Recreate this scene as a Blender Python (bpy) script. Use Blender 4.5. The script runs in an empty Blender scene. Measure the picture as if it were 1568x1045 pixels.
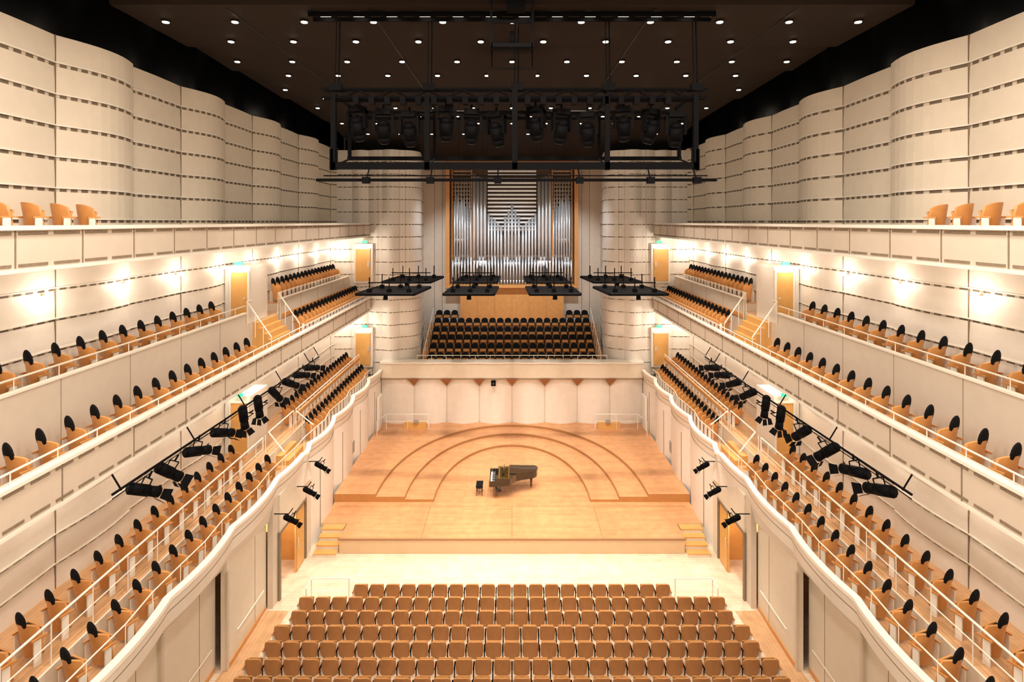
import bpy, math, random
from mathutils import Matrix, Vector
random.seed(3)
pi=math.pi
# ---------------------------------------------------------------- materials
def mat(name,col,rough=.6,metal=0.,var=.06,scale=3.,emis=None,estr=0.,bump=0.,coat=0.,spec=.5):
    m=bpy.data.materials.new(name); m.use_nodes=True
    nt=m.node_tree; b=nt.nodes['Principled BSDF']
    b.inputs['Roughness'].default_value=rough; b.inputs['Metallic'].default_value=metal
    b.inputs['Coat Weight'].default_value=coat; b.inputs['Specular IOR Level'].default_value=spec
    tc=nt.nodes.new('ShaderNodeTexCoord'); nz=nt.nodes.new('ShaderNodeTexNoise')
    nz.inputs['Scale'].default_value=scale; nz.inputs['Detail'].default_value=3
    nt.links.new(tc.outputs['Object'],nz.inputs['Vector'])
    mx=nt.nodes.new('ShaderNodeMix'); mx.data_type='RGBA'
    mx.inputs[6].default_value=(*[c*(1-var) for c in col],1)
    mx.inputs[7].default_value=(*[min(1,c*(1+var)) for c in col],1)
    nt.links.new(nz.outputs['Fac'],mx.inputs[0]); nt.links.new(mx.outputs[2],b.inputs['Base Color'])
    if bump>0:
        bp=nt.nodes.new('ShaderNodeBump'); bp.inputs['Strength'].default_value=bump
        nt.links.new(nz.outputs['Fac'],bp.inputs['Height']); nt.links.new(bp.outputs['Normal'],b.inputs['Normal'])
    if emis:
        b.inputs['Emission Color'].default_value=(*emis,1); b.inputs['Emission Strength'].default_value=estr
    return m
def dashes(name,dark,light,period=.34):
    m=bpy.data.materials.new(name); m.use_nodes=True
    nt=m.node_tree; b=nt.nodes['Principled BSDF']; b.inputs['Roughness'].default_value=.7
    tc=nt.nodes.new('ShaderNodeTexCoord'); sx=nt.nodes.new('ShaderNodeSeparateXYZ'); nt.links.new(tc.outputs['Object'],sx.inputs[0])
    def mth(op,a,c):
        n=nt.nodes.new('ShaderNodeMath'); n.operation=op
        for i,q in enumerate((a,c)):
            if q is None: continue
            if isinstance(q,(int,float)): n.inputs[i].default_value=q
            else: nt.links.new(q,n.inputs[i])
        return n.outputs[0]
    s=mth('ADD',sx.outputs[0],sx.outputs[1]); s=mth('MULTIPLY',s,2*pi/period); s=mth('SINE',s,None); s=mth('GREATER_THAN',s,-.45)
    mx=nt.nodes.new('ShaderNodeMix'); mx.data_type='RGBA'; mx.inputs[6].default_value=(*light,1); mx.inputs[7].default_value=(*dark,1)
    nt.links.new(s,mx.inputs[0]); nt.links.new(mx.outputs[2],b.inputs['Base Color'])
    return m
def planks(name,c1,c2,cm,w=1.6,h=.12,rough=.35,rotz=0.):
    m=bpy.data.materials.new(name); m.use_nodes=True
    nt=m.node_tree; b=nt.nodes['Principled BSDF']; b.inputs['Roughness'].default_value=rough
    tc=nt.nodes.new('ShaderNodeTexCoord'); mp=nt.nodes.new('ShaderNodeMapping'); mp.inputs['Rotation'].default_value=(0,0,rotz)
    br=nt.nodes.new('ShaderNodeTexBrick')
    br.inputs['Color1'].default_value=(*c1,1); br.inputs['Color2'].default_value=(*c2,1); br.inputs['Mortar'].default_value=(*cm,1)
    br.inputs['Scale'].default_value=1; br.inputs['Brick Width'].default_value=w; br.inputs['Row Height'].default_value=h
    br.inputs['Mortar Size'].default_value=.004
    nt.links.new(tc.outputs['Object'],mp.inputs['Vector']); nt.links.new(mp.outputs['Vector'],br.inputs['Vector'])
    nz=nt.nodes.new('ShaderNodeTexNoise'); nz.inputs['Scale'].default_value=2.5; nz.inputs['Detail'].default_value=6
    nt.links.new(tc.outputs['Object'],nz.inputs['Vector'])
    mx=nt.nodes.new('ShaderNodeMix'); mx.data_type='RGBA'; mx.blend_type='MULTIPLY'; mx.inputs[0].default_value=.45
    nt.links.new(br.outputs['Color'],mx.inputs[6])
    rr=nt.nodes.new('ShaderNodeValToRGB'); rr.color_ramp.elements[0].color=(.6,.6,.6,1); rr.color_ramp.elements[1].color=(1,1,1,1)
    rr.color_ramp.elements[0].position=.3; rr.color_ramp.elements[1].position=.65
    nt.links.new(nz.outputs['Fac'],rr.inputs['Fac']); nt.links.new(rr.outputs['Color'],mx.inputs[7])
    nt.links.new(mx.outputs[2],b.inputs['Base Color'])
    return m
M={}
M['cream']=mat('cream_panel',(.76,.68,.56),.55)
M['creamw']=mat('white_lacquer',(.83,.78,.715),.45)
M['parapet']=mat('parapet_panel',(.65,.565,.47),.55)
M['slot']=mat('seam_slot_brown',(.25,.19,.13),.7,scale=18,var=.4)  # dark brown for seams, slots and door surrounds
M['dash']=dashes('slot_grille',(.15,.115,.08),(.60,.53,.43))
M['trim']=mat('ivory_trim',(.87,.83,.75),.4)
M['wood']=mat('beech_ply',(.64,.30,.095),.38,var=.18,scale=5)
M['woodd']=mat('brown_ply',(.48,.225,.075),.42,var=.15,scale=4)
M['wooddk']=mat('dark_bracket_wood',(.34,.15,.055),.5)
M['woody']=mat('door_oak',(.68,.38,.12),.4,var=.12)
M['black']=mat('black_fabric',(.008,.008,.009),.9,spec=.15)
M['metalb']=mat('black_metal',(.004,.004,.005),.6,0,spec=.05)
M['gloss']=mat('black_lacquer',(.006,.006,.006),.08,coat=1.)
M['ceil']=mat('brown_ceiling',(.021,.0145,.011),.75,scale=1,spec=.2)
M['void']=mat('black_drape',(.007,.007,.009),.28,bump=.8,scale=.7,spec=.6)
M['stage']=planks('stage_parquet',(.74,.375,.175),(.65,.32,.145),(.40,.19,.08),2.4,.14)
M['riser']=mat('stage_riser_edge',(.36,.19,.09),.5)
M['fascia']=mat('stage_front_fascia',(.68,.50,.31),.5)
M['floor']=planks('pale_oak_floor',(.80,.66,.51),(.74,.60,.45),(.5,.35,.22),1.8,.14,.35)
M['bfloor']=planks('balcony_oak_floor',(.68,.41,.22),(.62,.36,.18),(.4,.25,.12),1.5,.12,.4,pi/2)
M['steel']=mat('organ_tin',(.80,.82,.85),.35,.5,var=.08)
M['organback']=mat('organ_dark_wood',(.14,.10,.075),.8)  # dark grey-brown organ back, also used for pipe mouths
M['slatw']=mat('swell_shutter',(.44,.33,.23),.6)
M['lamp']=mat('lamp_glow',(1,1,1),.5,emis=(1,.88,.70),estr=32)
M['lampsoft']=mat('lamp_soft',(1,1,1),.5,emis=(1,.9,.74),estr=10)
M['green']=mat('exit_green',(.02,.5,.2),.5,emis=(.05,.9,.4),estr=.8)
M['gold']=mat('piano_gold',(.75,.45,.12),.3,.8)
M['white']=mat('ivory',(.85,.84,.8),.4)
M['lens']=mat('lens_glass',(.06,.08,.11),.1,.4)
M['gray']=mat('grey_box',(.35,.33,.3),.5)
# ---------------------------------------------------------------- mesh builder
class MB:
    def __init__(s): s.v=[];s.f=[];s.m=[];s.mats=[];s.sm=[]
    def mi(s,k):
        if k not in s.mats: s.mats.append(k)
        return s.mats.index(k)
    def face(s,idx,k,smooth=False): s.f.append(idx); s.m.append(s.mi(k)); s.sm.append(smooth)
    def quad(s,pts,k):
        n=len(s.v); s.v+= [tuple(p) for p in pts]; s.face(list(range(n,n+len(pts))),k)
    def box(s,x0,x1,y0,y1,z0,z1,k,mtx=None):
        if x0>x1:x0,x1=x1,x0
        n=len(s.v); P=[(x0,y0,z0),(x1,y0,z0),(x1,y1,z0),(x0,y1,z0),(x0,y0,z1),(x1,y0,z1),(x1,y1,z1),(x0,y1,z1)]
        if mtx: P=[tuple(mtx@Vector(p)) for p in P]
        s.v+=P
        for f in ((0,3,2,1),(4,5,6,7),(0,1,5,4),(1,2,6,5),(2,3,7,6),(3,0,4,7)): s.face([n+i for i in f],k)
    def tube(s,p0,p1,r,k,n=6,r1=None,caps=True):
        p0=Vector(p0);p1=Vector(p1);d=(p1-p0)
        if d.length<1e-6:return
        d.normalize(); a=d.orthogonal().normalized(); b=d.cross(a); r1=r if r1 is None else r1
        o=len(s.v)
        for p,rr in ((p0,r),(p1,r1)):
            for i in range(n):
                t=2*pi*i/n; s.v.append(tuple(p+a*(rr*math.cos(t))+b*(rr*math.sin(t))))
        for i in range(n):
            j=(i+1)%n; s.face([o+i,o+j,o+n+j,o+n+i],k,n>6)
        if caps:
            s.face([o+i for i in range(n)][::-1],k); s.face([o+n+i for i in range(n)],k)
    def path(s,pts,r,k,n=6):
        for a,b in zip(pts,pts[1:]): s.tube(a,b,r,k,n)
    def grid(s,rows,k,smooth=True,closed=False,kf=None):
        o=len(s.v); nc=len(rows[0])
        for r in rows: s.v+=[tuple(p) for p in r]
        for i in range(len(rows)-1):
            for j in range(nc-(0 if closed else 1)):
                j2=(j+1)%nc
                s.face([o+i*nc+j,o+i*nc+j2,o+(i+1)*nc+j2,o+(i+1)*nc+j],kf(i,j) if kf else k,smooth)
    def prism(s,poly,z0,z1,k,kside=None):
        n=len(poly);o=len(s.v)
        s.v+=[(p[0],p[1],z0) for p in poly]+[(p[0],p[1],z1) for p in poly]
        s.face([o+i for i in range(n)][::-1],k); s.face([o+n+i for i in range(n)],k)
        for i in range(n):
            j=(i+1)%n; s.face([o+i,o+j,o+n+j,o+n+i],kside or k)
    def add(s,t,mtx):
        o=len(s.v); s.v+=[tuple(mtx@Vector(p)) for p in t.v]
        for f,m,sm in zip(t.f,t.m,t.sm): s.face([o+i for i in f],t.mats[m],sm)
    def mesh(s,name):
        me=bpy.data.meshes.new(name); me.from_pydata(s.v,[],s.f)
        for k in s.mats: me.materials.append(M[k])
        me.polygons.foreach_set('material_index',s.m); me.polygons.foreach_set('use_smooth',s.sm); me.update()
        return me
    def obj(s,name,loc=None):
        ob=bpy.data.objects.new(name,s.mesh(name)); bpy.context.scene.collection.objects.link(ob)
        if loc: ob.location=loc
        return ob
def inst(me,name,mtx):
    ob=bpy.data.objects.new(name,me); ob.matrix_world=mtx; bpy.context.scene.collection.objects.link(ob); return ob
T=Matrix.Translation
def RZ(a): return Matrix.Rotation(a,4,'Z')
def RX(a): return Matrix.Rotation(a,4,'X')
def RY(a): return Matrix.Rotation(a,4,'Y')
SIDES=((-1,'left'),(1,'right'))
# ---------------------------------------------------------------- seat templates (face +y)
def seat(front='black',pad=False,w=.25,shell='wood',zlow=.30,curve=.09,pan=.33,arm=None):
    t=MB(); nu=8;nv=5
    def P(u,v,off):
        zt=.90-.10*abs(u)**3; zb=zlow+.04*abs(u)**2
        z=zb+(zt-zb)*v
        ww=w*(1-.10*(1-v))*(1-.12*max(0,v-.75)/.25*1.0)
        return (u*ww, -.17-.16*(z-.3)+curve*u*u+off, z)
    us=[-1+2*i/nu for i in range(nu+1)]; vs=[j/nv for j in range(nv+1)]
    t.grid([[P(u,v,0) for u in us] for v in vs],shell)
    t.grid([[P(u,v,.05) for u in us] for v in vs],front)
    ring=[(u,0) for u in us]+[(1,v) for v in vs[1:]]+[(u,1) for u in us[::-1][1:]]+[(-1,v) for v in vs[::-1][1:-1]]
    t.grid([[P(u,v,0) for u,v in ring],[P(u,v,.05) for u,v in ring]],arm or shell,closed=True)
    mt=T((0,-.04,.40))@RX(math.radians(-14))
    t.box(-w*.80,w*.80,0,.05,-.02,pan,shell,mt); t.box(-w*.74,w*.74,-.05,-.002,0,pan-.02,front,mt)
    for sx in (-1,1):
        t.box(sx*(w+.025)-.018,sx*(w+.025)+.018,-.16,-.02,0,.54,arm or 'trim')
        t.box(sx*(w+.025)-.022,sx*(w+.025)+.022,-.20,.10,.542,.58,arm or shell)
    if pad:
        rows=[]
        for i in range(9):
            ph=pi*i/8; zz=-.25*math.cos(ph)
            rows.append([(.165*math.sin(ph)*math.cos(a),-.215-.18*(zz)+.05*math.sin(ph)*math.sin(a),.93+zz) for a in [2*pi*j/10 for j in range(10)]])
        t.grid(rows,'black',closed=True)
    return t
S_stall=seat('black',w=.268,shell='woodd'); S_side=seat('black',True,.30,'wood',.10,.18); S_choir=seat('black',False,.255,'wood',pan=.17,arm='black')
S_up=seat('woodd',False,.31,'wood',.10,.18)
# ---------------------------------------------------------------- banded wall
def banded(name,path,z0,z1,nb,inward,k='cream',seams=(),sh=.085):
    b=MB(); h=(z1-z0)/nb; prof=[];ks=[]
    for i in range(nb):
        z=z0+i*h
        prof+=[(z,.03),(z+sh,.03),(z+sh,.085),(z+sh+.035,.085),(z+sh+.035,.06),(z+h*.55,.055),(z+h-.001,.035)]
        ks+=['dash','trim','trim','trim',k,k,k]
    rows=[[(x+nx*o*inward,y+ny*o*inward,z) for (x,y,(nx,ny)) in path] for z,o in prof]
    b.grid(rows,k,smooth=False,kf=lambda i,j:ks[i])
    for idx in seams:
        x,y,(nx,ny)=path[idx]
        b.box(x-.02+nx*.05,x+.02+nx*.05,y-.015,y+.015,z0,z1,'slot')
    x=[(p[0],p[1],z1) for p in path]; x2=[(p[0]-p[2][0]*.25,p[1]-p[2][1]*.25,z1) for p in path]
    b.grid([x,x2],k,smooth=False)
    return b.obj(name)
def bump(y):
    t=((y-14.5)%5.5)/5.5
    return .45*math.sin(pi*.84*t/.49) if t<.49 else .05*math.sin(pi*(t-.49)/.51)
def side_path(s,X,y0,y1,amp=1.):
    pts=[];seams=[];y=y0
    ys=[]
    while y<y1-1e-4: ys.append(y); y+=.3
    ys.append(y1)
    steps=[14.5+5.5*k+5.5*.49 for k in range(-3,6)]; st2=[14.5+5.5*k for k in range(-3,6)]
    for q in steps+st2:
        if y0<q<y1: ys+= [q-.002,q+.002]
    ys.sort()
    for y in ys: pts.append((s*(X-amp*bump(y)),y,(-s,0)))
    for i,y in enumerate(ys):
        if any(abs(y-(q+.002))<1e-5 for q in steps+st2): seams.append(i)
    return pts,seams
Y0=-6; YB=37.2
for s,nm in SIDES:
    p,se=side_path(s,12.0,Y0,YB)
    banded('wall_%s_upper'%nm,p,12.75,18.5,7,1,'cream',se)
    p,se=side_path(s,12.0,Y0,YB,.35)
    banded('wall_%s_middle'%nm,p,9.4,12.6,4,1,'creamw',se,.06)
    banded('wall_%s_lower'%nm,p,3.8,7.7,5,1,'creamw',se,.06)
# ---------------------------------------------------------------- back corner towers
def arcseg(x0,y0,x1,y1,bul,n=10):
    out=[]; dx,dy=x1-x0,y1-y0;L=math.hypot(dx,dy); nx,ny=dy/L,-dx/L
    if ny>0: nx,ny=-nx,-ny
    for i in range(n+1):
        t=i/n; q=bul*math.sin(pi*t)
        out.append((x0+dx*t+nx*q,y0+dy*t+ny*q))
    return out
for s,nm in SIDES:
    segs=arcseg(-12.1,37.2,-10.7,37.2,.1)+arcseg(-10.7,37.2,-9.6,37.2,.25)+arcseg(-9.6,37.2,-8.6,36.9,.1)+arcseg(-8.6,36.9,-7.5,37.0,.28)+arcseg(-7.5,37.0,-6.35,38.3,.38)+arcseg(-6.35,38.3,-6.9,43,-.0,2)
    pts=[]
    for i,(x,y) in enumerate(segs):
        a=segs[max(0,i-1)];c=segs[min(len(segs)-1,i+1)]
        dx,dy=c[0]-a[0],c[1]-a[1];L=math.hypot(dx,dy) or 1
        nx,ny=dy/L,-dx/L
        pts.append((x*(-s),y,(nx*(-s),ny)))
    banded('wall_%s_corner_tower'%nm,pts,3.4,18.4,18,1,'creamw',(11,22,33,44),.06)
# ---------------------------------------------------------------- organ bay rear wall
b=MB(); b.box(-7.1,7.1,43,43.3,3.4,20,'parapet')
for x in (-6.0,-5.4,5.4,6.0): b.box(x-.015,x+.015,42.98,42.998,6,18,'slot')
b.obj('wall_rear')
b=MB(); b.box(-3.95,3.95,42.3,42.98,-.65,8.6,'wood')
for i in range(1,6): b.box(-3.95+i*1.316-.01,-3.95+i*1.316+.01,42.28,42.298,6.2,8.6,'woodd')
b.obj('organ_wood_plinth')
# organ
b=MB()
for s in (-1,1):
    b.box(s*4.72,s*5.02,41.9,42.98,8.86,17.9,'wood'); b.box(s*4.5,s*4.56,41.95,42.3,8.86,17.9,'wood')
    b.box(s*3.02,s*3.08,41.95,42.2,8.86,17.9,'wood')
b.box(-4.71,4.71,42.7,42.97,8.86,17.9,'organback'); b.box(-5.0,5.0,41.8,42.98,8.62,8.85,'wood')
b.box(-5.02,5.02,41.85,42.98,17.91,18.2,'woodd')
for i in range(15):
    z=13.2+i*.3
    for (x0,x1) in ((-4.45,-3.1),(-1.85,1.85),(3.1,4.45)):
        b.box(x0,x1,42.3,42.5,z,z+.14,'slatw' if abs(x0+x1)>.1 else 'steel')
def pipe(x,y,z0,z1,r):
    b.tube((x,y,z0),(x,y,z0+max(.35,r*4)),r*.3,'steel',8,r); b.tube((x,y,z0+max(.35,r*4)),(x,y,z1),r,'steel',10)
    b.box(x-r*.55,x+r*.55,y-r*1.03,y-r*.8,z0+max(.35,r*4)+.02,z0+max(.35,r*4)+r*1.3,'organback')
for s in (-1,1):
    for i in range(7): pipe(s*(4.36-.2*i),42.1,10.2,15.2-.12*i+(.5 if i%2 else 0),.072)
    for i in range(4): pipe(s*(2.86-.27*i),41.98,10.2,17.2-.12*i,.118)
    for i in range(5): pipe(s*(1.78-.24*i),42.05,10.2,14.2-.22*i,.085)
    for i in range(20): pipe(s*(.115+.23*i),41.96,8.86,10.7+(.25 if i%4 in(1,2) else 0),.065)
    for i in range(6): pipe(s*(4.3-.22*i),42.22,12.0,16.9,.05)
for i in range(5): pipe((i-2)*.26,42.08,10.2,14.0+(.9 if i==2 else .45 if i in(1,3) else 0),.09)
b.box(-4.48,4.48,42.1,42.24,10.95,11.05,'wooddk'); b.box(-1.85,1.85,42.15,42.27,12.95,13.1,'slatw')
b.obj('pipe_organ')
# ---------------------------------------------------------------- choir terrace
b=MB()
rows=[(37.6,3.8),(38.4,4.25),(39.2,4.7),(40.0,5.1),(40.8,5.6),(41.6,6.05)]
for i,(y,z) in enumerate(rows):
    b.box(-6.3,6.3,y-.4-(.7 if i==0 else 0),(y+.398) if i<5 else 42.27,z-.55,z,'bfloor')
    for s in (-1,1):
        b.box(s*5.97,s*6.28,y-.6,y-.402,z-.44,z-.22,'wood')
b.obj('choir_terrace_floor')
b=MB()
for i,(y,z) in enumerate(rows):
    for j in range(20):
        x=(j-9.5)*.575
        if i==5 and abs(x)<3.9: continue
        b.add(S_choir,T((x,y,z))@RZ(pi))
b.obj('choir_seating')
b=MB()
for s in (-1,1):
    pts=[(s*5.9,36.9,4.9),(s*5.9,41.8,7.1)]
    b.path(pts,.03,'trim')
    for t in range(7):
        u=t/6; b.tube((s*5.9,36.9+4.9*u,4.0+2.2*u),(s*5.9,36.9+4.9*u,4.9+2.2*u),.02,'trim')
b.path([(-6.3,36.75,4.75),(6.3,36.75,4.75)],.025,'trim')
for i in range(14): b.tube((-6.3+i*.969,36.75,4.4),(-6.3+i*.969,36.75,4.75),.015,'trim')
b.obj('choir_handrail')
# stage rear wall
b=MB()
n=8; xs0=-8.6; wd=17.2/n
fr=[]
for k in range(n): fr+=arcseg(xs0+k*wd,36.6,xs0+(k+1)*wd,36.6,.33,12)
b.grid([[(x,y,0.3) for x,y in fr],[(x,y,3.45) for x,y in fr]],'creamw',smooth=False)
fr2=[]
for k in range(n): fr2+=arcseg(xs0+k*wd,36.15,xs0+(k+1)*wd,36.15,.10,12)
b.grid([[(x,y,z) for x,y in fr2] for z in (3.4,4.36)],'cream',smooth=False)
b.grid([[(x,y-.05,z) for x,y in fr2] for z in (4.36,4.46)],'trim',smooth=False)
b.grid([[(x,y-.05,4.46) for x,y in fr2],[(x,36.9,4.46) for x,y in fr2]],'trim',smooth=False)
b.grid([[(x,y,3.4) for x,y in fr2],[(x,36.9,3.4) for x,y in fr2]],'cream',smooth=False)
b.grid([[(x,y-.03,z) for x,y in fr2] for z in (3.37,3.43)],'slot',smooth=False)
for k in range(1,n):
    x=xs0+k*wd; o=len(b.v)
    b.v+=[(x-.38,36.08,3.38),(x+.38,36.08,3.38),(x,36.5,2.8),(x-.38,36.6,3.38),(x+.38,36.6,3.38)]
    for f in ((0,1,2),(0,2,3),(1,4,2),(0,3,4,1)): b.face([o+q for q in f],'wooddk')
    b.box(x-.012,x+.012,36.55,36.58,.4,2.8,'parapet')
b.obj('wall_stage_rear')
b=MB(); b.box(-.15,.15,-.12,.1,-.16,.16,'metalb'); b.tube((0,-.12,0),(0,-.16,0),.07,'lens',10); b.box(-.03,.03,.1,.25,-.03,.03,'metalb'); b.obj('wall_speaker',(-1.2,35.92,3.15))
# ---------------------------------------------------------------- stage
b=MB()
b.prism([(-7.42,23.8),(7.42,23.8),(7.42,25.0),(8.6,25.0),(8.6,36.2),(-8.6,36.2),(-8.6,25.0),(-7.42,25.0)],-.65,0,'stage','fascia')
b.box(-7.46,7.46,23.76,23.82,-.06,.004,'riser')
YS=26.9
def ring(inn,out,z,rect=False):
    a,d=inn; N=48; ip=[];op=[]
    for i in range(N+1):
        th=pi*i/N; ip.append((a*math.cos(th),YS+d*math.sin(th)**.9))
        if rect:
            c,s_=math.cos(th),math.sin(th); k=1/max(abs(c)/8.62,s_/9.6); op.append((c*k,YS+s_*k))
        else:
            A,Dd=out; op.append((A*math.cos(th),YS+Dd*math.sin(th)**.9))
    b.grid([[(x,y,z) for x,y in ip],[(x,y,z) for x,y in op]],'stage',smooth=False)
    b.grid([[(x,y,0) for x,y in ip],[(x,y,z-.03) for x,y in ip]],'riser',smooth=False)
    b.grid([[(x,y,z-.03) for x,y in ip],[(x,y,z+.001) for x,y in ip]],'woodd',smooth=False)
    ip2=[(x*(1+.05/a),YS+(y-YS)*(1+.05/d)) for x,y in ip]
    b.grid([[(x,y,z+.002) for x,y in ip],[(x,y,z+.002) for x,y in ip2]],'woodd',smooth=False)
    for s in (0,-1): b.quad([(ip[s][0],YS,0),(op[s][0],YS,0),(op[s][0],YS,z),(ip[s][0],YS,z)],'woodd')
ring((3.8,6.6),(5.2,8.05),.13); ring((5.2,8.05),(6.6,9.2),.26); ring((6.6,9.2),None,.39,True)
for x,yy0,yy1 in ((-3.9,23.85,26.48),(0,23.85,26.48),(3.9,23.85,26.48)): b.box(x-.015,x+.015,yy0,yy1,-.01,.003,'riser')
for yy in (26.5,): b.box(-8.3,8.3,yy-.015,yy+.015,-.01,.003,'riser')
for a in (35,62,90,118,145):
    t=math.radians(a); r0=1.015; z=.133
    b.quad([(3.8*r0*math.cos(t)-.01,YS+6.6*r0*math.sin(t),z),(3.8*r0*math.cos(t)+.01,YS+6.6*r0*math.sin(t),z),(5.2*math.cos(t)+.01,YS+8.05*math.sin(t)-.05,z),(5.2*math.cos(t)-.01,YS+8.05*math.sin(t)-.05,z)],'riser')
b.obj('stage_platform')
for s,nm in SIDES:
    b=MB()
    for i in range(4):
        ya=23.55+i*.34; yb=(23.55+(i+1)*.34-.004) if i<3 else 24.98; zt=-.65+.1625*(i+1)
        b.box(s*7.47,s*8.42,ya,yb,-.65,zt-.052,'trim'); b.box(s*7.465,s*8.44,ya-.03,yb-.032,zt-.05,zt,'woody')
    b.obj('stage_steps')
    b=MB()
    for x0,x1,y in ((5.3,8.0,35.3),):
        b.path([(s*x0,y,.4),(s*x0,y,1.35),(s*x1,y,1.35),(s*x1,y,.4)],.025,'trim'); b.tube((s*x0,y,.9),(s*x1,y,.9),.02,'trim'); b.tube((s*(x0+x1)/2,y,.4),(s*(x0+x1)/2,y,1.35),.02,'trim')
        b.box(s*5.5,s*6.9,y+.05,y+.4,.395,.75,'woody'); b.path([(s*x1,y,1.35),(s*8.3,y-1.2,1.35),(s*8.3,y-1.2,.4)],.025,'trim')
    b.box(s*5.95,s*6.25,35.22,35.3,.8,1.0,'gray')
    b.obj('stage_barrier')
# ---------------------------------------------------------------- main floor
b=MB(); b.box(-13.8,13.8,Y0,24.5,-.85,-.65,'floor'); b.box(-13.8,13.8,24.5,44,-.9,-.66,'floor')
for s in (-1,1): b.quad([(s*8.15,20.3,-.645),(s*8.95,20.3,-.645),(s*10.2,5,-.645),(s*9.3,5,-.645)],'bfloor')
b.obj('floor')
# ---------------------------------------------------------------- lower side walls
def wv(y):
    a=.30 if y>23 else .17
    return 8.72-a*abs(math.sin(pi*(y-1.0)/3.3))**.8
def wallX(y):
    if y>=24: return wv(y)+.12
    return 8.62+ (24-y)*.085
for s,nm in SIDES:
    b=MB()
    ys=[24+ i*.15 for i in range(int((36.6-24)/.15)+1)]
    b.grid([[(s*wallX(y),y,z) for y in ys] for z in (-.65,2.6,3.3)],'creamw',smooth=False)
    for y in (24.9,28.2,31.5,34.8): b.box(s*(wallX(y)-.02),s*(wallX(y)+.02),y-.015,y+.015,-.1,2.9,'slot')
    b.box(s*(wallX(30.2)-.03),s*(wallX(30.2)+.02),29.9,30.5,1.0,1.6,'gray')
    segs=[(20.4,17.6,0),(17.6,14.9,.14),(14.9,12.2,0),(12.2,9.0,.14),(9.0,5,.0),(5,Y0,.14)]
    for y1,y0,o in segs:
        X=wallX((y0+y1)/2)+o
        b.box(s*X,s*(X+.2),y0,y1,-.65,3.3,'cream')
        b.box(s*(X-.03),s*(X-.001),y0+.06,y1-.06,-.64,-.5,'wood')
        b.box(s*(X-.005),s*(X-.001),y1-.9,y1-.88,-.49,2.6,'slot')
        b.box(s*(X-.05),s*(X-.002),y0-.05,y0+.05,-.65,2.5,'parapet')
        xr=X-.1
        b.tube((s*xr,y0+.5,.3),(s*xr,y1-.4,.3),.02,'trim')
        for q in (.6,(y1-y0)-.5): b.tube((s*xr,y0+q,.3),(s*(xr+.12),y0+q,.22),.012,'trim')
    b.box(s*8.72,s*8.95,23.52,24.05,-.65,3.3,'cream'); b.box(s*8.8,s*9.0,20.41,20.88,-.65,3.3,'parapet')
    b.box(s*8.74,s*8.95,20.89,23.51,1.86,3.3,'cream')
    b.box(s*9.9,s*10.0,20.9,23.5,-.65,1.85,'woody'); b.box(s*8.79,s*9.89,23.38,23.5,-.65,1.85,'woody'); b.box(s*8.79,s*9.89,20.9,21.0,-.65,1.85,'woody')
    b.box(s*8.71,s*8.78,20.82,20.95,-.65,1.81,'slot'); b.box(s*8.71,s*8.78,23.45,23.55,-.65,1.81,'slot'); b.box(s*8.71,s*8.78,20.82,23.55,1.82,1.92,'slot')
    b.obj('wall_%s'%nm)
    b=MB(); b.box(s*8.765,s*8.82,22.5,23.36,-.64,1.8,'woody'); b.box(s*8.7,s*8.73,22.6,22.64,.3,.7,'steel'); b.box(s*8.74,s*8.76,22.55,23.33,-.6,1.75,'woody'); b.obj('door_1' if s<0 else 'door_2')
    b=MB(); b.box(s*8.42,s*8.52,35.0,35.9,.395,2.5,'trim'); b.box(s*8.38,s*8.415,35.08,35.82,.42,2.4,'creamw'); b.box(s*8.35,s*8.375,35.1,35.16,1.2,1.5,'steel'); b.obj('door_3' if s<0 else 'door_4')
    # level 1 parapet
    b=MB(); ys=[Y0+.05+i*.15 for i in range(int((36.1-Y0)/.15)+1)]
    sec=[lambda y:(wv(y)+.20,3.41),lambda y:(wv(y)+.20,4.0),lambda y:(wv(y),4.0),lambda y:(wv(y),3.90),lambda y:(wv(y)+.05,3.88),lambda y:(wv(y)+.09,3.62),lambda y:(wv(y)+.09,3.59),lambda y:(wv(y)+.16,3.2),lambda y:(wallX(y)+.02,2.55)]
    ks=['cream','trim','trim','trim','creamw','slot','creamw','creamw']
    b.grid([[ (s*f(y)[0],y,f(y)[1]) for y in ys] for f in sec],'cream',smooth=False,kf=lambda i,j:ks[i])
    b.obj('balcony_parapet_lower_%s'%nm)
    b=MB(); yr=[Y0+i*1.1 for i in range(38)]
    for y,y2 in zip(yr,yr[1:]): b.tube((s*(wv(y)+.3),y,4.38),(s*(wv(y2)+.3),y2,4.38),.018,'trim')
    for y in yr: b.tube((s*(wv(y)+.3),y,3.4),(s*(wv(y)+.3),y,4.38),.011,'trim')
    for (ya,yb) in ((Y0,22.2),(25.6,36.2)):
        b.path([(s*9.97,ya,4.95),(s*9.97,yb,4.95),(s*9.97,yb,4.0)],.028,'trim'); b.tube((s*9.97,ya,4.5),(s*9.97,yb,4.5),.015,'trim')
        y=ya
        while y<yb: b.tube((s*9.97,y,4.0),(s*9.97,y,4.95),.014,'trim'); y+=1.2
    b.box(s*9.93,s*10.01,25.6,36.2,4.6,4.78,'wood')
    b.path([(s*9.2,22.4,4.3),(s*10.0,22.8,4.95),(s*10.0,25.4,4.95)],.028,'trim'); b.path([(s*9.1,25.4,4.3),(s*9.9,25.4,4.95)],.028,'trim')
    for x,z in ((9.2,4.3),(9.6,4.6),(10.0,4.95)): b.tube((s*x,22.5,z-.95),(s*x,22.5,z),.016,'trim'); b.tube((s*x,25.4,z-.95),(s*x,25.4,z),.016,'trim')
    b.obj('balcony_handrail_lower_%s'%nm)
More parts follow.
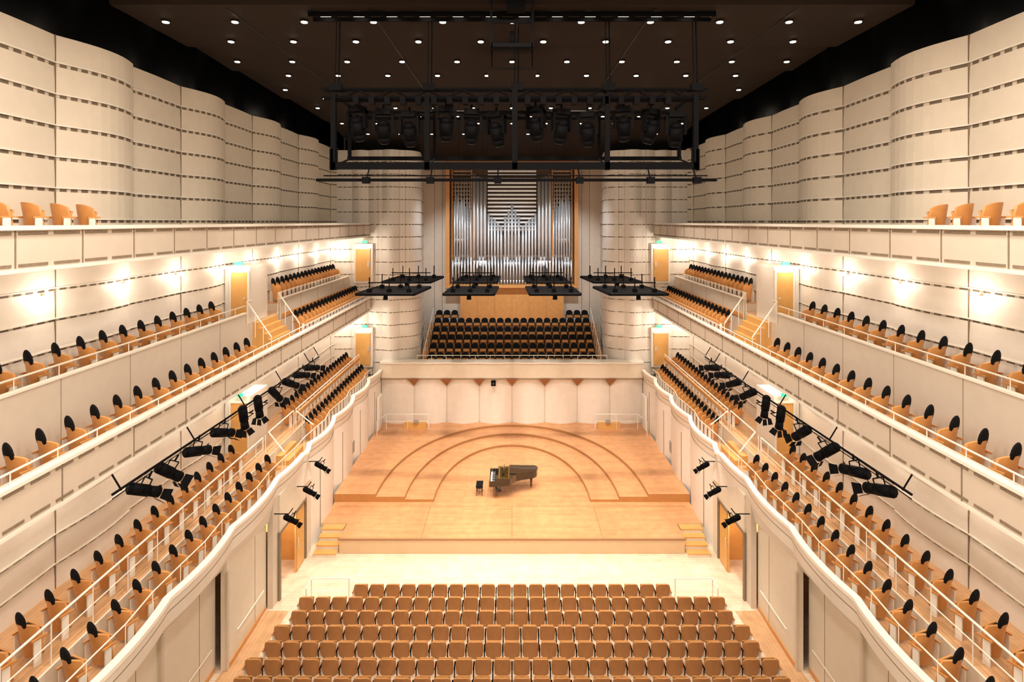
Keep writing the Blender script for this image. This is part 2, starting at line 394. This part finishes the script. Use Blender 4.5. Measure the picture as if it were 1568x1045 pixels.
    b=MB(); b.box(s*8.95,s*9.89,Y0,36.6,3.2,3.4,'bfloor'); b.box(s*9.96,s*11.98,Y0,37.1,3.5,4.0,'bfloor'); b.box(s*9.9,s*9.95,Y0,36.6,3.2,4.02,'cream')
    for i in range(2): b.box(s*(9.89-.28*(1-i)-.28),s*(9.889-.28*(1-i)-.004),23.2,24.8,3.401,3.4+.2*(i+1),'woody')
    b.obj('balcony_floor_lower_%s'%nm)
    # level 2
    b=MB()
    b.box(s*9.42,s*9.54,Y0,36.9,7.742,8.548,'parapet'); b.box(s*9.36,s*9.62,Y0,36.9,8.55,8.62,'trim'); b.box(s*9.40,s*9.545,Y0,36.9,7.66,7.74,'trim')
    y=Y0
    while y<36.8:
        b.box(s*9.402,s*9.418,y,y+.018,7.75,8.54,'slot'); y+=2.2
    y=Y0
    while y<36.5:
        b.box(s*9.405,s*9.419,y+.05,y+.5,7.80,7.86,'slot'); b.box(s*9.405,s*9.419,y+.05,y+.5,8.45,8.50,'slot'); y+=.6
    b.path([(s*9.5,Y0,8.85),(s*9.5,36.9,8.85)],.022,'trim')
    y=Y0
    while y<37: b.tube((s*9.5,y,8.6),(s*9.5,y,8.85),.012,'trim'); y+=1.1
    b.obj('balcony_parapet_middle_%s'%nm)
    b=MB(); b.box(s*9.55,s*11.98,Y0,37.1,7.74,7.92,'creamw'); b.box(s*9.56,s*10.73,Y0,37.1,7.921,7.96,'bfloor')
    b.box(s*10.84,s*11.98,Y0,26,7.96,9.4,'parapet'); b.box(s*10.84,s*11.98,26.001,37.1,7.96,9.75,'parapet')
    b.box(s*10.87,s*11.97,Y0,25.99,9.401,9.41,'bfloor'); b.box(s*10.87,s*11.97,26.01,37.09,9.751,9.76,'bfloor')
    b.box(s*9.6,s*10.72,26,37.1,7.961,8.3,'bfloor')
    for i in range(6): b.box(s*(10.835-.2*(5-i)-.2),s*(10.833-.2*(5-i)),23.2,25.2,7.962,7.96+.24*(i+1)-.02,'woody')
    b.obj('balcony_floor_middle_%s'%nm)
    b=MB()
    for ya,yb,zt in ((Y0,22.4,9.88),(25.8,36.6,10.0)):
        b.box(s*10.74,s*10.82,ya,yb,7.96,zt-.002,'parapet'); b.box(s*10.70,s*10.86,ya,yb,zt,zt+.05,'trim')
        y=ya
        while y<yb: b.box(s*10.733,s*10.738,y,y+.012,8,zt-.01,'slot'); y+=2.4
        b.path([(s*10.78,ya,zt+.32),(s*10.78,yb,zt+.32)],.022,'trim')
        y=ya
        while y<yb: b.tube((s*10.78,y,zt),(s*10.78,y,zt+.32),.012,'trim'); y+=1.2
    b.box(s*10.70,s*10.732,25.8,36.6,9.15,9.32,'wood'); b.box(s*9.56,s*9.64,25.8,36.6,8.85,8.98,'wood')
    b.path([(s*9.8,22.6,8.9),(s*10.8,22.6,10.35),(s*10.8,23.0,10.35)],.028,'trim'); b.path([(s*9.8,25.6,8.9),(s*10.8,25.6,10.35)],.028,'trim')
    for t in (0,.33,.66,1): 
        for yy in (22.6,25.6): b.tube((s*(9.8+t),yy,7.96+1.4*t),(s*(9.8+t),yy,8.9+1.45*t),.016,'trim')
    b.obj('balcony_tier_front_middle_%s'%nm)
    # level 3
    b=MB()
    b.box(s*9.42,s*9.545,Y0,36.6,12.702,13.438,'parapet'); b.box(s*9.34,s*9.62,Y0,36.6,13.44,13.53,'trim'); b.box(s*9.38,s*9.545,Y0,36.6,12.62,12.70,'trim')
    y=Y0
    while y<36.5: b.box(s*9.402,s*9.418,y,y+.022,12.71,13.43,'slot'); y+=1.65
    y=Y0
    while y<36.3:
        b.box(s*9.405,s*9.419,y+.08,y+.75,13.35,13.41,'slot'); b.box(s*9.405,s*9.419,y+.08,y+.75,12.73,12.79,'slot'); y+=.825
    b.obj('balcony_parapet_upper_%s'%nm)
    b=MB(); b.box(s*9.55,s*11.98,Y0,37.1,12.6,12.75,'creamw'); b.box(s*10.3,s*11.97,Y0,15.5,12.751,13.15,'bfloor')
    b.obj('balcony_floor_upper_%s'%nm)
    def ang(d): return s*math.radians(d)
    b=MB(); y=6.0
    while y<21.9: b.add(S_side,T((s*9.42,y,3.4))@RZ(ang(20))); y+=.75
    y=26.0
    while y<35.6: b.add(S_side,T((s*9.42,y,3.4))@RZ(ang(30))); y+=.52
    b.obj('balcony_seating_lower_front_%s'%nm)
    b=MB(); y=6.2
    while y<21.9: b.add(S_side,T((s*10.55,y,4.0))@RZ(ang(20))); y+=.75
    y=26.2
    while y<36.2: b.add(S_side,T((s*10.6,y,4.0))@RZ(ang(30))); y+=.52
    b.obj('balcony_seating_lower_rear_%s'%nm)
    b=MB(); y=6.0
    while y<21.9: b.add(S_side,T((s*10.15,y,7.96))@RZ(ang(20))); y+=.78
    y=26.3
    while y<36.4: b.add(S_side,T((s*10.05,y,8.3))@RZ(ang(30))); y+=.52
    b.obj('balcony_seating_middle_front_%s'%nm)
    b=MB(); y=6.1
    while y<21.9: b.add(S_side,T((s*11.35,y,9.41))@RZ(ang(20))); y+=.8
    y=26.6
    while y<35.6: b.add(S_side,T((s*11.25,y,9.76))@RZ(ang(30))); y+=.52
    b.obj('balcony_seating_middle_rear_%s'%nm)
    b=MB(); y=8.0
    while y<14.8: b.add(S_up,T((s*11.0,y,13.15))@RZ(ang(25))); y+=.8
    b.obj('balcony_seating_upper_%s'%nm)
    for z,dn in ((9.41,5),(4.0,7)):
        b=MB(); zt=z+2.25
        b.box(s*11.3,s*11.9,23.06,24.6,z,zt,'creamw'); b.box(s*10.85,s*10.95,23.06,24.6,z,zt,'creamw'); b.box(s*10.85,s*11.9,23.0,24.6,zt+.002,zt+.12,'trim')
        b.box(s*10.955,s*11.295,24.2,24.59,z,zt,'creamw'); b.box(s*10.85,s*11.9,22.99,23.05,z,zt,'creamw')
        b.box(s*10.935,s*11.615,22.93,22.985,z,z+2.1,'woody'); b.box(s*11.62,s*11.68,22.90,22.986,z,z+2.1,'trim'); b.box(s*10.87,s*10.93,22.90,22.986,z,z+2.1,'trim'); b.box(s*10.87,s*11.68,22.90,22.986,z+2.102,z+2.16,'trim')
        b.box(s*11.0,s*11.1,22.88,22.928,z+1.0,z+1.05,'steel')
        b.obj('door_%d'%(dn+(s>0)))
        b=MB(); b.box(s*11.1,s*11.45,22.85,22.9,zt+.14,zt+.28,'green'); b.box(s*11.25,s*11.3,22.901,23.1,zt+.125,zt+.25,'gray'); b.obj('exit_sign')
    for z,dn in ((9.76,9),(4.2,11)):
        b=MB(); b.box(s*9.2,s*10.45,36.62,36.9,z-.2,z+2.4,'creamw'); b.box(s*9.35,s*10.3,36.55,36.61,z-.05,z+2.05,'woody'); b.box(s*9.3,s*10.35,36.53,36.61,z+2.052,z+2.12,'trim'); b.box(s*9.42,s*9.5,36.49,36.548,z+.9,z+1.2,'steel'); b.obj('door_%d'%(dn+(s>0)))
        b=MB(); b.box(s*9.5,s*9.85,36.42,36.48,z+2.45,z+2.6,'green'); b.box(s*9.65,s*9.7,36.481,36.9,z+2.5,z+2.55,'gray'); b.obj('exit_sign')
# ---------------------------------------------------------------- stalls seating
b=MB()
cnt=[20,26,26,27,27,28,28,28,28,29,29,29]
for i,c in enumerate(cnt):
    y=20.65-.70*i
    for j in range(c): b.add(S_stall,T(((j-(c-1)/2)*.588,y,-.65)))
b.obj('stalls_seating')
b=MB()
for s in (-1,1):
    x0,x1=6.1,7.5
    b.path([(s*x0,20.75,-.65),(s*x0,20.75,.25),(s*x1,20.75,.25),(s*x1,20.75,-.65)],.022,'trim'); b.tube((s*x0,20.75,-.2),(s*x1,20.75,-.2),.015,'trim')
    b.path([(s*x1,20.75,.25),(s*x1,20.2,.25),(s*x1,20.2,-.65)],.022,'trim')
b.obj('stalls_guard_rail')
# ---------------------------------------------------------------- piano
b=MB()
cur=[(.42,0),(.85,0),(1.02,.06),(1.15,.25),(1.32,.50),(1.6,.66),(1.95,.76),(2.2,.86),(2.36,1.02),(2.42,1.2),(2.38,1.38),(2.25,1.5),(.42,1.5)]
b.prism(cur,.64,.97,'gloss'); b.box(0,.418,0,.06,.60,.86,'gloss'); b.box(0,.418,1.44,1.5,.60,.86,'gloss'); b.box(0.002,.418,.062,1.438,.60,.70,'gloss')
b.box(.06,.26,.1,1.4,.701,.735,'white')
for i in range(36):
    if i%7 in (2,6): continue
    b.box(.13,.27,.1+1.3*(i+1)/37-.008,.1+1.3*(i+1)/37+.008,.736,.75,'metalb')
b.box(.28,.30,.07,1.43,.701,.86,'gloss')
b.box(.46,.98,.1,1.42,.972,.978,'gold')
for i in range(14): b.tube((.5,.15+.09*i,.99),(.95,.15+.09*i,.99),.011,'metalb',4)
lid=[(1.0,.02),(1.17,.25),(1.34,.48),(1.6,.63),(1.97,.73),(2.22,.83),(2.39,1.0),(2.45,1.2),(2.41,1.4),(2.27,1.53),(.98,1.53)]
b.prism(lid,.985,1.01,'gloss'); b.box(1.0,1.5,.5,1.5,1.015,1.035,'gloss')
b.box(0,.04,.35,1.15,0,.26,'gloss',T((.62,0,.99))@RY(math.radians(20)))
for x,y in ((.35,.15),(.35,1.35),(2.1,1.2)):
    b.tube((x,y,.64),(x,y,.08),.075,'gloss',8,.045); b.tube((x,y,.09),(x,y,.0),.035,'gold',8); 
b.tube((.55,.68,.64),(.5,.7,.15),.02,'gloss'); b.tube((.55,.82,.64),(.5,.8,.15),.02,'gloss'); b.box(.4,.6,.6,.9,.10,.16,'gloss')
for q in (.67,.75,.83): b.box(.28,.42,q-.015,q+.015,.07,.09,'gold')
b.obj('grand_piano',(-1.12,27.15,0.004))
b=MB(); b.box(-.17,.17,-.3,.3,.422,.5,'black'); b.box(-.16,.16,-.29,.29,.36,.42,'gloss')
for x in (-.13,.13):
    for y in (-.25,.25): b.tube((x,y,.36),(x,y,0),.025,'gloss',6,.018)
b.tube((0,-.36,.39),(0,.36,.39),.02,'gloss')
b.obj('piano_bench',(-1.62,27.75,0.004))
# ---------------------------------------------------------------- ceiling
b=MB()
prof=[(Y0,20.3),(8,20.1),(15.2,19.95),(15.3,19.6),(19.0,19.6),(19.05,19.75),(22.0,19.6),(22.05,19.75),(27,19.6),(27.05,19.75),(33,19.6),(33.05,19.7),(38.5,18.9),(43.2,18.3)]
b.grid([[(x,y,z) for x in (-11.1,11.1)] for y,z in prof],'ceil',smooth=False)
for s in (-1,1): b.grid([[(s*11.1,y,z),(s*11.1,y,z+.35)] for y,z in prof],'ceil',smooth=False)
for x in (-8,-4,4,8): b.box(x-.01,x+.01,15.5,33,19.58,19.599,'void')
b.obj('ceiling')
b=MB(); b.box(-13.8,13.8,Y0-.2,44,21.6,21.7,'void')
for s in (-1,1):
    ys=[Y0+i*.5 for i in range(101)]
    b.grid([[(s*(13.0+.18*math.sin(y*1.9)+.1*math.sin(y*.8)),y,z) for y in ys] for z in (18.2,19.5,21.6)],'void')
    b.box(s*12.05,s*13.2,Y0,44,18.1,18.3,'void')
b.box(-13,13,43.3,43.5,17.5,21.6,'void')
b.obj('ceiling_void')
b=MB(); lampy=[14.1,16.5,18.3,20.8,23.0,25.2,27.3,29.4,31.5,33.6,35.7]
def cz(y):
    for (a,za),(c,zc) in zip(prof,prof[1:]):
        if a<=y<=c: return za+(zc-za)*(y-a)/(c-a)
for i,y in enumerate(lampy):
    for k in range(-5,6):
        x=k*2.06+ (1.03 if i%2==0 else 0)
        if abs(x)>10.8: continue
        z=cz(y)
        b.tube((x,y,z-.002),(x,y,z-.05),.13,'ceil',12); b.tube((x,y,z-.051),(x,y,z-.065),.09,'lamp',12)
b.obj('ceiling_downlights')
b=MB(); b.box(-5.8,5.8,15.75,15.8,19.45,19.59,'metalb'); b.box(-5.8,5.8,16.15,16.2,19.45,19.59,'metalb')
for i in range(24): b.box(-5.5+i*.475,-5.2+i*.475,15.9,16.02,19.5,19.56,'lampsoft' if i%2==0 else 'gray')
b.tube((-5.7,15.97,19.5),(5.7,15.97,19.5),.03,'metalb'); b.obj('ceiling_light_trough')
# ---------------------------------------------------------------- lighting rig
b=MB()
X5=(-5.15,-2.45,.08,2.75,5.3)
def truss(xa,xb,y,z,w=.28):
    for dy in (0,w):
        for dz in (0,w): b.tube((xa,y+dy,z+dz),(xb,y+dy,z+dz),.035,'metalb')
    n=int((xb-xa)/.5)
    for i in range(n):
        x=xa+(xb-xa)*i/n; x2=xa+(xb-xa)*(i+1)/n
        for dy in (0,w): b.tube((x,y+dy,z+(0 if i%2 else w)),(x2,y+dy,z+(w if i%2 else 0)),.018,'metalb',4)
truss(-5.5,5.65,16.0,17.2,.24); truss(-5.2,5.35,17.6,16.9,.2)
b.box(-5.2,5.35,15.95,16.1,15.12,15.32,'metalb')
b.box(-5.2,5.35,17.5,17.6,15.55,15.67,'metalb')
for x in X5:
    b.box(x-.07,x+.07,15.95,16.1,15.1,17.3,'metalb'); b.box(x-.05,x+.05,17.55,17.65,15.6,17.0,'metalb')
    b.box(x-.05,x+.05,16,17.8,17.2,17.3,'metalb'); b.tube((x,16.15,17.4),(x,16.3,19.58),.014,'metalb'); b.tube((x+.1,16.15,17.4),(x+.1,16.3,19.58),.022,'metalb')
    b.tube((x,16.0,15.2),(x,17.6,15.6),.03,'metalb')
    b.box(x-.12,x+.22,15.95,16.2,17.4,17.6,'metalb')
for s,x in ((-1,-5.2),(1,5.35)):
    b.box(x-.05,x+.05,15.95,16.1,15.1,15.7,'metalb'); b.tube((x-s*.15,16,15.7),(x-s*.15,16,15.2),.03,'metalb'); b.tube((x,16,15.7),(x-s*.2,16,15.7),.03,'metalb')
b.tube((-5.5,15.6,14.78),(5.75,15.6,14.78),.045,'metalb'); b.tube((-5.3,15.6,14.90),(5.5,15.6,14.90),.018,'metalb')
for x in (-4.1,-2.3,-.4,1.9,3.9,5.2): 
    b.tube((x,15.6,14.78),(x,15.95,15.15),.02,'metalb'); b.box(x-.1,x+.1,15.5,15.68,14.68,14.86,'metalb')
for x in [-4.5+i*.45 for i in range(21)]: b.box(x-.08,x+.08,15.95,16.2,17.0,17.22,'metalb')
b.box(.0,.16,15.9,16.2,15.3,17.5,'metalb')
b.tube((-5.2,16.5,17.2),(5.35,16.5,17.2),.035,'metalb')
b.obj('lighting_truss')
b=MB(); b.box(-.55,.55,14.7,15.0,18.25,18.35,'metalb')
for x in (-.55,.55): b.box(x-.03,x+.03,14.7,14.8,18.25,19.9,'metalb')
b.box(-.15,.35,14.8,15.15,19.3,19.9,'metalb'); b.tube((0,14.85,18.35),(0,14.85,18.7),.06,'metalb',8); b.box(-.55,.55,14.75,14.8,18.9,18.98,'metalb')
b.obj('ceiling_hoist')
b=MB(); b.box(-.85,.85,18.8,20.2,18.75,18.85,'ceil')
for x in (-.7,.7): b.tube((x,19.2,18.85),(x,19.2,19.6),.02,'metalb')
b.obj('ceiling_hatch_panel')
t=MB()
t.box(-.18,.18,-.14,.14,-.14,0,'metalb'); t.tube((0,0,0),(0,0,.12),.03,'metalb')
for s in (-1,1): t.box(s*.20,s*.26,-.07,.07,-.55,-.1,'metalb')
t.box(-.26,.26,-.08,.08,-.18,-.1,'metalb')
mt=T((0,0,-.5))@RX(math.radians(22))
for z0,z1,r0,r1 in ((.24,.12,.10,.17),(.12,-.2,.17,.18),(-.2,-.34,.18,.14)):
    t.tube(tuple(mt@Vector((0,0,z0))),tuple(mt@Vector((0,0,z1))),r0,'metalb',12,r1)
t.tube(tuple(mt@Vector((0,0,-.34))),tuple(mt@Vector((0,0,-.36))),.11,'lens',12)
mh=t.mesh('moving_head_light')
for k,u in enumerate((547,587,627,683,722,760,820,860,900,955,997,1035)):
    x=(u-784)*.0194
    inst(mh,'moving_head_light',T((x,16.5,17.03-.08*(k%3)))@RZ(random.uniform(-.6,.6))@Matrix.Scale(1.2,4))
# profile spotlight
t=MB()
t.tube((0,0,.3),(0,0,-.12),.13,'metalb',10); t.tube((0,0,-.12),(0,0,-.38),.11,'metalb',10,.125); t.tube((0,0,-.375),(0,0,-.385),.10,'lens',10)
t.tube((0,0,.3),(0,0,.36),.13,'metalb',10,.07)
for s in (-1,1):
    t.box(s*.14,s*.16,-.025,.025,-.02,.05,'metalb'); t.quad([(s*.02,-.13,-.38),(s*.16,-.13,-.38),(s*.2,-.2,-.56),(s*.02,-.2,-.56)],'metalb')
    t.quad([(s*.13,-.1,-.38),(s*.13,.1,-.38),(s*.24,.13,-.54),(s*.24,-.13,-.54)],'metalb')
t.path([(-.15,0,0),(-.15,.25,.0),(.15,.25,0),(.15,0,0)],.015,'metalb'); t.tube((0,.25,0),(0,.4,0),.025,'metalb')
sp=t.mesh('stage_spotlight')
for s,nm in SIDES:
    b=MB(); b.tube((s*9.15,12.7,7.35),(s*9.15,26.3,7.2),.03,'metalb',8); b.tube((s*9.15,12.7,7.25),(s*9.15,26.3,7.1),.012,'metalb',6)
    for y in (13,16,19,22,25,26.2): b.tube((s*9.15,y,7.3),(s*9.38,y,7.68),.02,'metalb')
    b.obj('spotlight_pole_%s'%nm)
    for y in (13.6,14.6,15.9,17.3,18.7,19.8,21.2,22.6,23.8,25.0):
        q=RZ(s*(.35+random.uniform(-.25,.25)))@RX(math.radians(62+random.uniform(-18,18)))
        if 18<y<20: q=RZ(s*.3)@RX(math.radians(10))
        inst(sp,'stage_spotlight',T((s*9.05,y,7.02))@q@Matrix.Scale(1.1,4))
    for y,z in ((23.6,3.3),(22.3,2.85),(20.4,2.75)):
        b=MB(); x=s*(wv(y)+.1); b.tube((x,y,z+.1),(s*8.2,y,z+.1),.02,'metalb'); b.tube((s*8.2,y-.35,z+.12),(s*8.2,y+.35,z+.12),.02,'metalb'); b.obj('wall_lamp_bracket')
        inst(sp,'stage_spotlight',T((s*8.15,y,z-.1))@RZ(s*.9)@RX(math.radians(50))@Matrix.Scale(.8,4))
for (xa,xb) in ((-7.3,-4.6),(-3.2,-.85),(.85,3.2),(4.6,7.3)):
    for (ya,yb) in ((26,28.8),(31.2,34.2)):
        b=MB(); sh=.35*(1 if xa<0 else -1)*(1 if abs(xa)>4 or abs(xb)>4 else .3)
        poly=[(xa,ya),(xb,ya),(xb+sh,yb),(xa+sh,yb)]
        zc=10.2; b.prism(poly,zc-.05,zc+.03,'metalb')
        for p,q in zip(poly,poly[1:]+poly[:1]): b.tube((p[0],p[1],zc),(q[0],q[1],zc),.08,'metalb')
        for u in (.15,.5,.85):
            for v in (.2,.8):
                x=xa+(xb-xa)*u+sh*v;y=ya+(yb-ya)*v
                b.tube((x,y,zc),(x,y,zc+.75),.028,'metalb'); b.box(x-.1,x+.1,y-.1,y+.1,zc+.03,zc+.2,'metalb')
        x=(xa+xb)/2; b.tube((xa+.2,(ya+yb)/2,zc+.4),(xb-.2,(ya+yb)/2,zc+.4),.03,'metalb')
        for u in (.25,.75):
            xx=xa+(xb-xa)*u; b.tube((xx,(ya+yb)/2,zc),(xx,(ya+yb)/2,19.6),.006,'metalb',4)
        b.tube((x,ya+.1,zc-.05),(x,ya+.1,zc-.25),.09,'metalb',8,.12); b.tube((x,ya+.1,zc-.25),(x,ya+.1,zc-.26),.08,'lens',8)
        b.obj('hanging_reflector_panel')
# ---------------------------------------------------------------- rear of hall (behind the viewpoint)
b=MB(); b.box(-13.8,13.8,Y0-.3,Y0-.02,-.65,21.6,'cream'); b.obj('wall_entrance')
b=MB(); b.box(-9.3,9.3,Y0,-.5,11.8,12.1,'bfloor'); b.box(-9.3,9.3,-.6,-.5,12.101,12.9,'parapet'); b.obj('gallery_floor')
for s,nm in SIDES:
    b=MB(); b.box(s*13.8,s*13.9,Y0,44,-.9,21.6,'void'); b.obj('wall_%s_outer'%nm)
# ---------------------------------------------------------------- lights
def light(kind,name,loc,e,col=(1,.84,.64),size=.3,rot=(0,0,0),spot=60,blend=.6):
    d=bpy.data.lights.new(name,kind); d.energy=e; d.color=col
    if kind=='AREA': d.size=size
    else: d.shadow_soft_size=size
    if kind=='SPOT': d.spot_size=math.radians(spot); d.spot_blend=blend
    o=bpy.data.objects.new(name,d); o.location=loc; o.rotation_euler=rot; bpy.context.scene.collection.objects.link(o); return o
W=(1,.86,.72)
for y in (18.2,23.2,28.2):
    for x in (-6.2,-2.06,2.06,6.2):
        light('SPOT','ceiling_spot',(x,y,19.3),3600 if y>20 else 2700,W,.25,(math.radians(12 if y<25 else 5),0,0),75,.8)
for y in (1.0,6.0,11.0):
    for x in (-6,0,6): light('AREA','added_fill_light',(x,y,19.6),580,W,1.6)  # area lights added overhead, out of view, as fill for the hall
for x in (-4,0,4): light('SPOT','organ_spot',(x,33,18.6),3200,(.90,.95,1),.3,(math.radians(46),0,0),50,.8)
for s,nm in SIDES:
    b=MB()
    for zz,e in ((11.75,30),(7.15,46)):
        y=8.5
        while y<36.6:
            xw=12-.35*bump(y)
            b.tube((s*(xw-.05),y,zz),(s*(xw-.22),y,zz),.03,'trim',8); b.tube((s*(xw-.22),y,zz-.06),(s*(xw-.22),y,zz+.06),.06,'lampsoft',10)
            light('POINT','wall_lamp_light',(s*(xw-.55),y,zz-.05),e,(1,.86,.70),.08)
            y+=2.8
    b.obj('wall_sconces_%s'%nm)
    light('POINT','door_lamp_light',(s*9.3,22.2,1.5),55,W,.1)
    for zz in (12.3,7.4): light('POINT','aisle_lamp_light',(s*10.1,23.6,zz),40,W,.1)
    light('POINT','door_lamp_far',(s*9.8,35.7,12.0),50,W,.08); light('POINT','door_lamp_far_lower',(s*9.8,35.7,6.9),50,W,.08)
w=bpy.data.worlds.new('World'); bpy.context.scene.world=w; w.use_nodes=True
w.node_tree.nodes['Background'].inputs[0].default_value=(1,.85,.7,1); w.node_tree.nodes['Background'].inputs[1].default_value=.05
bpy.context.scene.view_settings.view_transform='Standard'
# ---------------------------------------------------------------- camera
c=bpy.data.cameras.new('camera'); co=bpy.data.objects.new('camera',c); bpy.context.scene.collection.objects.link(co)
co.location=(0,0,13.6); co.rotation_euler=(pi/2,0,0); c.sensor_width=36; c.lens=19.5; c.shift_y=-.1164; c.clip_end=200
bpy.context.scene.camera=co
